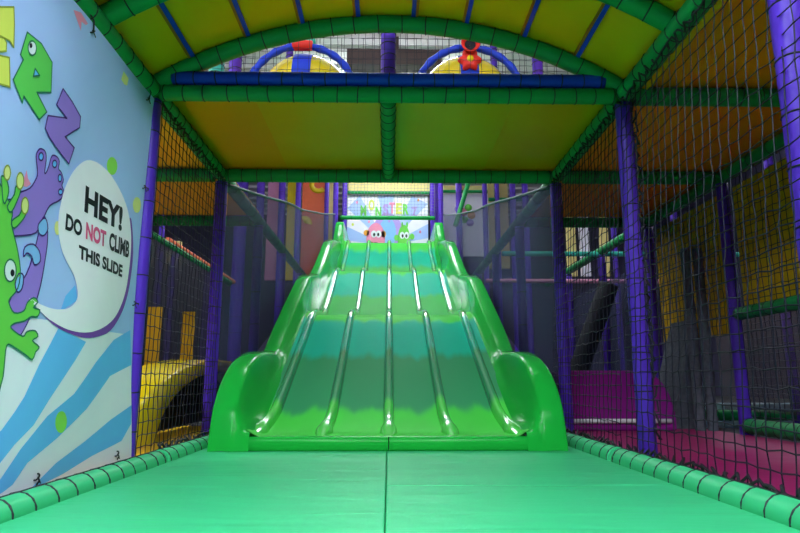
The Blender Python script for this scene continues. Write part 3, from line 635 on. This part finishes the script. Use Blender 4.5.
# right bay: pink floor, pink slide, gold net walls, grey fur columns
mb = MB(); mb.box(1.66, B - .02, 1.0, 7.4, -.03, .012); tag(bevel(mb.build('floor_mat', PINK), .006), 'pink vinyl floor mat beyond the right net', 'floor mat')
ps = empty('pink_slide', (2.2, 6.4, 0), 'magenta slide end standing on the pink floor behind the right posts', 'slide')
def sprof(n=14):
    p = [(1.74, .012), (1.74, .60), (2.52, .60)]
    for k in range(1, n + 1):
        a = PI / 2 * k / n; p.append((2.52 + .33 * math.sin(a), .012 + .588 * math.cos(a) ** .8 if k < n else .012))
    return p
PP = sprof()
for y0, y1 in ((6.15, 6.30), (7.1, 7.22)):
    mb = MB(); mb.add([(x, y0, z) for x, z in PP] + [(x, y1, z) for x, z in PP], [list(range(len(PP)))[::-1], [len(PP) + i for i in range(len(PP))]] + [(i, (i + 1) % len(PP), len(PP) + (i + 1) % len(PP), len(PP) + i) for i in range(len(PP))])
    bevel(mb.build('side_wall', MAGENTA, ps, (0, 0, 0)), .03, 3)
mb = MB(); mb.grid([[(1.74 + 1.1 * i / 16, y, .45 * math.cos(PI / 2 * i / 16) ** 1.6 + .03) for i in range(17)] for y in (6.29, 6.7, 7.11)]); mb.build('lane_bed', MAGENTA, ps, (0, 0, 0))
mb = MB(); mb.tube([(1.76, 6.13, .11), (2.78, 6.13, .11)], .022, 8); mb.build('foot_highlight', WHITEM, ps, (0, 0, 0))  # white tube standing in for the highlight along the wall foot
padded('padded_kerb', [(B, 1.4, .09), (B, 5.7, .09)], 'dark green padded kerb along the far side of the pink floor', 'kerb', r=.07)
padded('padded_kerb', [(2.86, 7.5, .09), (4.9, 7.5, .09)], 'green padded kerb behind the pink floor by the grey columns', 'kerb', r=.065)
mb = MB(); mb.box(2.95, 5.4, 7.75, 8.0, -.08, .22); tag(bevel(mb.build('step_pad', vinyl('pale_step', (.45, .65, .75), .4)), .02), 'pale blue padded step behind the far green kerb', 'step')
def netwall(name, label, pts, mat, net_label, off):
    pass
mb = MB(); mb.box(B + .05, B + .11, 2.0, 5.66, 1.16, 2.36)
tag(mb.build('wall_pad', GOLD), 'dark gold padded wall hanging at the far right', 'padded wall')
net('net_panel', 'black net panel stretched over the dark gold padded wall', 'net', (B - .02, 2.2, 1.14), (0, 1, 0), (0, 0, 1), 3.45, 1.26, .085, .004, knots=False)
padded('padded_rail', [(B, 2.0, 1.12), (B, 5.68, 1.12)], 'green padded rail under the dark gold wall', 'rail', r=.06)
mb = MB(); mb.box(B + .05, B + .10, 5.90, 7.42, .95, 2.36)
tag(mb.build('wall_pad', GOLD), 'gold padded wall at the back of the right side bay, above the furry ramp', 'padded wall')
net('net_panel', 'black net panel in front of the gold wall at the back of the right bay', 'net', (B - .01, 5.9, .95), (0, 1, 0), (0, 0, 1), 1.5, 1.4, .085, .004, knots=False)
for x, lab in ((3.10, 'grey furry padded column at the back of the right bay, nearer the slide'), (3.225, 'grey furry padded column at the back of the right bay, beside the purple post')):
    mb = MB(); rows = []
    for k in range(49):
        z = 1.85 * k / 48 + .012
        rows.append([(x + (.050 + random.uniform(-.007, .007)) * math.cos(a), 6.2 + (.05 + random.uniform(-.008, .008)) * math.sin(a), z) for a in [2 * PI * q / 14 for q in range(14)]])
    mb.grid(rows, closed=True); tag(mb.build('furry_column', GREY), lab, 'column', 'grey furry columns', 'thing')
mb = MB(); mb.add([(2.90, 6.42, .012), (3.26, 6.42, .012), (3.26, 6.42, 1.15), (2.90, 7.0, .012), (3.26, 7.0, .012), (3.26, 7.0, 1.15)], [(0, 1, 2), (3, 5, 4), (0, 2, 5, 3), (1, 4, 5, 2), (0, 3, 4, 1)])
tag(mb.build('climbing_ramp', GREY), 'grey furry climbing ramp leaning against the grey columns', 'ramp')
mb = MB(); mb.grid([[(B + .9, 5.2 + 2.6 * i / 8, .15 + 1.2 * j / 4) for j in range(5)] for i in range(9)])
tag(mb.build('mesh_screen', SCREENG, fix=False), 'greyish mesh screen beyond the far right kerb', 'screen')
net('net_panel', 'grey net panel far right, behind the pink floor', 'net', (B + .03, 4.2, .18), (0, 1, 0), (0, 0, 1), 1.5, .9, .07, .004, knots=False)
padded('padded_brace', [(2.35, 8.6, -.08), (3.15, 8.6, 1.85)], 'black sloping brace behind the right posts', 'brace', DARK, r=.14, lace=False)
mb = MB(); mb.grid([[(B + .05, 7.6 + 4.6 * i / 8, .1 + 1.9 * j / 4) for j in range(5)] for i in range(9)])
tag(mb.build('mesh_screen', SCREEN, fix=False), 'sheer mesh screen on the outer line behind the right side bay', 'screen')
padded('padded_rail', [(A + .1, 9.25, 2.44), (5.6, 9.25, 2.44)], 'green padded rail far behind the right side bay', 'rail', TEAL, r=.04, lace=False)
padded('padded_rail', [(A + .1, 10.9, 2.28), (5.6, 10.9, 2.28)], 'pink padded rail far behind the right side bay', 'rail', PINKNET, r=.04, lace=False)
padded('padded_rail', [(-B - .1, 9.2, 2.62), (-B - .1, 13.2, 2.62)], 'orange padded rail far behind the left side bay', 'rail', SALMON, r=.05, lace=False)

# ------------------------------------------------------------------ upper deck toys
def pod(x, lab, kind):
    PY = 4.95; t = empty('play_dome', (x, PY, 2.60), lab, 'play dome'); Z0 = 2.575
    prof = [(.39, Z0), (.39, 2.90)] + [(.39 * math.cos(a), 2.90 + .36 * math.sin(a)) for a in [PI / 2 * k / 10 for k in range(1, 11)]]
    mb = MB(); mb.lathe((x, PY, 0), [(max(r, .002), z) for r, z in prof], 32); mb.build('dome', YPLAST, t, (x, PY, Z0))
    mb = MB(); w = .075; rows = []
    for r, z in prof[:-1]:
        rows.append([(x + q * w, PY - math.sqrt(max(.0004, (r + .012) ** 2 - (q * w) ** 2)), z + .004) for q in (-1, -.5, 0, .5, 1)])
    mb.grid(rows); mb.build('band', BLUE, t, (x, PY, Z0))
    HY = 4.62; hr = .43; hz = 2.80
    hoop = [(x - hr, HY, Z0)] + [(x - hr * math.cos(a), HY, hz + .41 * math.sin(a)) for a in [PI * k / 24 for k in range(25)]] + [(x + hr, HY, Z0)]
    q = resample(hoop, .03)
    mb = MB(); mb.tube(q, [.030 + .004 * math.sin(i * 1.5) for i in range(len(q))], 10); mb.build('hoop', BLUE, t, (x, PY, Z0))
    if kind == 0:
        mb = MB(); mb.tube([(x - .085, HY, 3.215), (x + .085, HY, 3.215)], .042, 14); bevel(mb.build('cap', RED, t, (x, PY, Z0)), .012)
        mb = MB(); mb.tube([(x - .09, HY + .05, 3.275), (x - .01, HY + .05, 3.285), (x + .01, HY + .05, 3.275)], .024, 8); mb.build('finial', YPLAST, t, (x, PY, Z0))
        mb = MB(); mb.tube([(x + .03, HY + .05, 3.275), (x + .10, HY + .05, 3.285)], .024, 8); mb.build('finial', TEAL, t, (x, PY, Z0))
    else:
        mb = MB(); mb.lathe((x, HY - .06, 3.175), [(.03, 0), (.04, .02), (.065, .06), (.078, .075), (.065, .075), (.04, .04), (.02, .02), (.002, .02)], 24, axis='y')
        f = mb.build('horn', RED, t, (x, PY, Z0))
        m2 = MB(); m2.lathe((x, HY - .06, 3.175), [(.045, .048), (.03, .035), (.002, .03)], 20, axis='y'); m2.build('throat', DARK, f, (x, PY, Z0)); f.children[0].location = (0, 0, 0)
        mb = MB(); pts = [(.085 + .014 * math.cos(6 * a), a) for a in [2 * PI * k / 48 for k in range(48)]]
        rows = [[(x + r * sc * math.cos(a), 4.565 - d, 3.06 + r * sc * math.sin(a)) for r, a in pts] for sc, d in ((1, 0), (1, .02), (.9, .035), (.4, .04), (.02, .04))]
        mb.grid(rows, closed=True); f = mb.build('flower', RED, t, (x, PY, Z0))
        m2 = MB(); m2.lathe((x, 4.525, 3.06), [(.028, 0), (.024, .012), (.002, .016)], 16, axis='y'); m2.build('flower_centre', YPLAST, f, (x, PY, Z0)); f.children[0].location = (0, 0, 0)
pod(-.72, 'yellow play dome with a blue band and red cap, left on the upper deck', 0)
pod(.65, 'yellow play dome with a red flower and horn, right on the upper deck', 1)
post(-.012, 4.28, 2.62, 3.6, 'short purple padded post in the middle of the arch opening', step=.1)
post(-1.42, 5.2, 2.6, 3.7, 'short purple padded post low at the left end of the arch opening', step=.1)
post(1.37, 5.2, 2.6, 3.7, 'short purple padded post low at the right end of the arch opening', step=.1, r=.05)
post(-.98, 5.5, 2.6, 4.0, 'slim purple post just left of the dome with the red cap', step=.1, r=.035)
post(1.02, 5.5, 2.6, 4.0, 'slim purple post just right of the dome with the red flower', step=.1, r=.035)
post(-1.62, 5.3, 2.6, 3.6, 'teal padded post at the far left of the arch opening', TEAL, r=.07, step=.1)
net('net_panel', 'dark net panel behind the two yellow domes', 'net', (-1.65, 5.62, 2.60), (1, 0, 0), (0, 0, 1), 3.3, 1.5, .07, .0024, knots=False, jit=.004, zig=.001)

# ------------------------------------------------------------------ top of the slide
SY = 17.1
def back_banner(x0, x1, z0, z1, y, lab, full=True):
    mb = MB(); mn = []
    def M(k):
        if k not in mn: mn.append(k)
        return mn.index(k)
    W = x1 - x0; H = z1 - z0
    def pl(pts, k, l): mb.add([(x0 + u * W, y - .004 * l, z0 + v * H) for u, v in pts], [list(range(len(pts)))], M(k))
    def el(cx, cy, rx, ry, k, l, n=24): pl([(cx + rx * math.cos(2 * PI * i / n), cy + ry * math.sin(2 * PI * i / n)) for i in range(n)], k, l)
    mb.box(x0, x1, y, y + .02, z0, z1, M('pale'))
    for a in range(5):                                   # sunburst
        a0 = PI * (.06 + a * .2); a1 = a0 + PI * .10
        def hit(t):
            dx, dy = math.cos(t), math.sin(t) * W / H
            k = min(((1 if dx > 0 else 0) - .5) / dx if abs(dx) > 1e-3 else 9, (1 - .15) / dy if dy > 0 else 9); return (.5 + dx * k, .15 + dy * k)
        pl([(.5, .15), hit(a0), hit(a1)], 'base', 1)
    el(.50, .30, .20, .40, 'lav', 2); el(.50, .36, .105, .26, 'curl', 3); pl([(.30, 0), (.70, 0), (.66, .16), (.34, .16)], 'lav', 3)
    el(.355, .26, .115, .27, 'pink', 4); el(.30, .12, .05, .09, 'orange', 4); el(.45, .34, .03, .06, 'orange', 4); el(.24, .36, .035, .05, 'orange', 4)
    el(.33, .34, .035, .06, 'white', 5); el(.39, .34, .035, .06, 'white', 5); el(.335, .33, .014, .03, 'black', 6); el(.385, .33, .014, .03, 'black', 6)
    el(.355, .17, .04, .03, 'black', 5)
    el(.70, .24, .075, .26, 'green_art', 4); el(.80, .30, .03, .05, 'green_art', 4); el(.61, .28, .03, .05, 'green_art', 4); el(.68, .50, .012, .05, 'green_art', 4); el(.74, .50, .012, .05, 'green_art', 4)
    el(.68, .32, .03, .06, 'white', 5); el(.735, .32, .03, .06, 'white', 5); el(.685, .31, .012, .03, 'black', 6); el(.73, .31, .012, .03, 'black', 6); el(.71, .16, .03, .025, 'black', 5)
    for i, (ch, k, u, v) in enumerate(zip('MONSTERZ', ('green_art', 'yellow_letter', 'green_art', 'lav', 'pink', 'yellow_letter', 'green_art', 'lav'), (.20, .30, .385, .475, .555, .64, .725, .83), (.64, .74, .62, .66, .69, .68, .67, .62))):
        me = text_mesh(ch, 1, .05); xs_ = [q.co.x for q in me.vertices]; ys_ = [q.co.y for q in me.vertices]
        a, b, c, d = min(xs_), max(xs_), min(ys_), max(ys_)
        mb.add([(x0 + (u - .0 + .075 * ((q.co.x - a) / (b - a) - .5)) * W, y - .02, z0 + (v + .19 * (q.co.y - c) / (d - c)) * H) for q in me.vertices], [list(p.vertices) for p in me.polygons], M(k))
    for u, v, k in ((.12, .88, 'pink'), (.88, .92, 'orange'), (.07, .5, 'yellow_letter'), (.9, .38, 'pink'), (.27, .55, 'pink'), (.52, .56, 'lav')): el(u, v, .015, .025, k, 4, 10)
    o = mb.build('back_banner', [BAN[k] for k in mn], fix=False)
    return tag(o, lab, 'banner')
back_banner(-1.22, 1.12, 4.05, 5.80, SY, 'small printed banner with two cartoon blobs at the top of the slide')
mb = MB(); mb.box(-1.2, 1.2, SY + .05, SY + .12, 5.86, 6.9); tag(mb.build('wall_pad', CREAM), 'pale yellow pad above the small banner at the slide top', 'pad')
padded('padded_rail', [(-1.22, SY - .1, 5.86), (1.2, SY - .1, 5.86)], 'dark green rail along the top edge of the small banner', 'rail', r=.05, step=.3)
padded('padded_rail', [(-1.3, 15.5, 4.70), (1.2, 15.5, 4.70)], 'green bar across the top of the slide in front of the small banner', 'rail', r=.055, step=.3)
net('net_panel', 'fine pale net hanging above the green bar at the slide top', 'net', (-1.2, 15.6, 4.74), (1, 0, 0), (0, 0, 1), 2.4, 1.7, .09, .004, NETW, knots=False)
for x, y, lab in ((-1.42, 15.55, 'dark purple post at the left of the slide top, outer one'), (-1.27, 16.7, 'dark purple post at the left of the slide top, inner one'),
                  (1.36, 15.55, 'dark purple post at the right of the slide top, outer one'), (1.22, 16.7, 'dark purple post at the right of the slide top, inner one')):
    post(x, y, 0, 6.8, lab, r=.07, step=.4)
# far play structure behind
FY = 19.0
def upright(x0, x1, mat, lab, z0=3.6, z1=7.0, y=FY):
    mb = MB(); mb.box(x0, x1, y, y + .12, z0, z1); tag(bevel(mb.build('wall_pad', mat), .02), lab, 'pad')
upright(-3.93, -3.52, PINKNET, 'pink upright pad far left behind the left mesh screen')
upright(-3.30, -2.98, YPLAST, 'yellow upright pad far left, between two purple posts')
upright(-2.82, -2.02, SALMON, 'orange red upright pad with yellow swirls far behind the left screen')
upright(-1.95, -1.70, CREAM, 'cream upright pad just left of the slide top posts')
op = [o for o in COL.objects if o.get('label', '').startswith('orange red upright')][0]
for c, r0, r1, a0, a1 in (((-2.30, FY - .01, 6.75), .14, .30, 2.2, 5.6), ((-2.72, FY - .01, 5.45), .02, .24, -.2, 2.0)):
    mb = MB(); mb.lathe(c, [(r0, 0), (r0, .012), (r1, .012), (r1, 0)], 26, axis='y', a0=a0, a1=a1); mb.build('swirl', YPLAST, op, (0, 0, 0))
for x, r_, lab in ((-4.10, .13, 'purple post left of the pink upright pad'), (-3.42, .11, 'purple post between the pink and yellow upright pads'), (-2.90, .09, 'purple post between the yellow and orange upright pads'), (-2.0, .07, 'purple post right of the orange upright pad'),
              (-4.7, .2, 'dark purple post far left above the mesh screen'), (1.50, .10, 'purple post right of the slide top, beside the far banner'), (2.22, .10, 'purple post in front of the far right banner'), (3.05, .08, 'purple post right of the far right banner'),
              (3.45, .07, 'slim purple post far right between cream panels'), (3.95, .10, 'purple post far right above the right mesh screen'), (4.35, .10, 'purple post far right near the end of the rear beam')):
    post(x, FY - .25, 0, 7.4, lab, r=r_, step=.5)
mb = MB(); mb.box(1.75, 3.2, FY + .02, FY + .1, 4.4, 6.45); o = tag(mb.build('far_banner', BAN['pale']), 'pale printed far banner right of the slide top', 'banner')
for u, v, r_, k in ((2.38, 5.85, .14, 'pink'), (2.55, 6.0, .12, 'green_art'), (2.65, 5.75, .13, 'orange'), (2.42, 5.6, .12, 'green_art'), (2.2, 5.95, .1, 'lav'), (2.6, 5.5, .12, 'lav')):
    mb = MB(); mb.lathe((u, FY + .012, v), [(.001, .012), (r_, .012), (r_, 0)], 14, axis='y'); mb.build('printed_blob', BAN[k], o, (0, 0, 0))
upright(1.75, 3.1, CREAM, 'cream pad above the far right banner', 6.52, 6.75)
padded('padded_rail', [(1.6, FY - .2, 6.48), (3.15, FY - .2, 6.48)], 'green rail along the top of the far right banner', 'rail', r=.05, lace=False)
padded('padded_brace', [(1.95, 17.5, 5.0), (2.45, 17.5, 6.6)], 'green sloping brace right of the slide top', 'brace', r=.07, step=.3)
upright(3.2, 3.4, CREAM, 'cream upright pad far right, left one of two', 4.0, 7.0)
upright(3.55, 3.85, CREAM, 'cream upright pad far right, right one of two', 4.0, 7.0)
padded('padded_rail', [(3.2, FY - .1, 6.25), (5.6, FY - .1, 6.25)], 'green rail across the far right cream pads', 'rail', r=.06, lace=False)
for x0, x1, m, lab in ((4.20, 4.42, CREAM, 'cream upright pad added as a bright glint through the net right of the slide'), (4.52, 4.74, BAN['pale'], 'pale blue upright pad added as a bright glint through the net right of the slide'), (5.0, 5.2, CREAM, 'narrow cream pad added as a bright glint just left of the right front post')):  # pale pads put in for bright glints of the hall beyond
    upright(x0, x1, m, lab, 2.9, 4.5, 14.0)
upright(-5.0, -4.7, CREAM, 'small cream pad added as a bright glint over the rail through the left net', 3.1, 3.6, 13.5)  # pale pad put in for a bright glint beyond the left bay


# ------------------------------------------------------------------ camera, world, view
cam = bpy.data.cameras.new('camera'); co = bpy.data.objects.new('camera', cam); COL.objects.link(co)
co.location = (0, 0, .5); co.rotation_euler = (math.radians(90 + 10.6), 0, math.radians(-1.03))
cam.sensor_width = 36; cam.lens = 610 / 800 * 36; cam.clip_start = .05; cam.clip_end = 100
C.camera = co
w = bpy.data.worlds.new('world'); C.world = w; w.use_nodes = True
w.node_tree.nodes['Background'].inputs[0].default_value = (.55, .65, 1, 1); w.node_tree.nodes['Background'].inputs[1].default_value = .3
C.view_settings.view_transform = 'Standard'; C.view_settings.look = 'None'; C.view_settings.gamma = 1; C.view_settings.exposure = 0.0
C.view_settings.use_curve_mapping = False
C.cycles.max_bounces = 8; C.cycles.transparent_max_bounces = 16; C.cycles.sample_clamp_indirect = 4
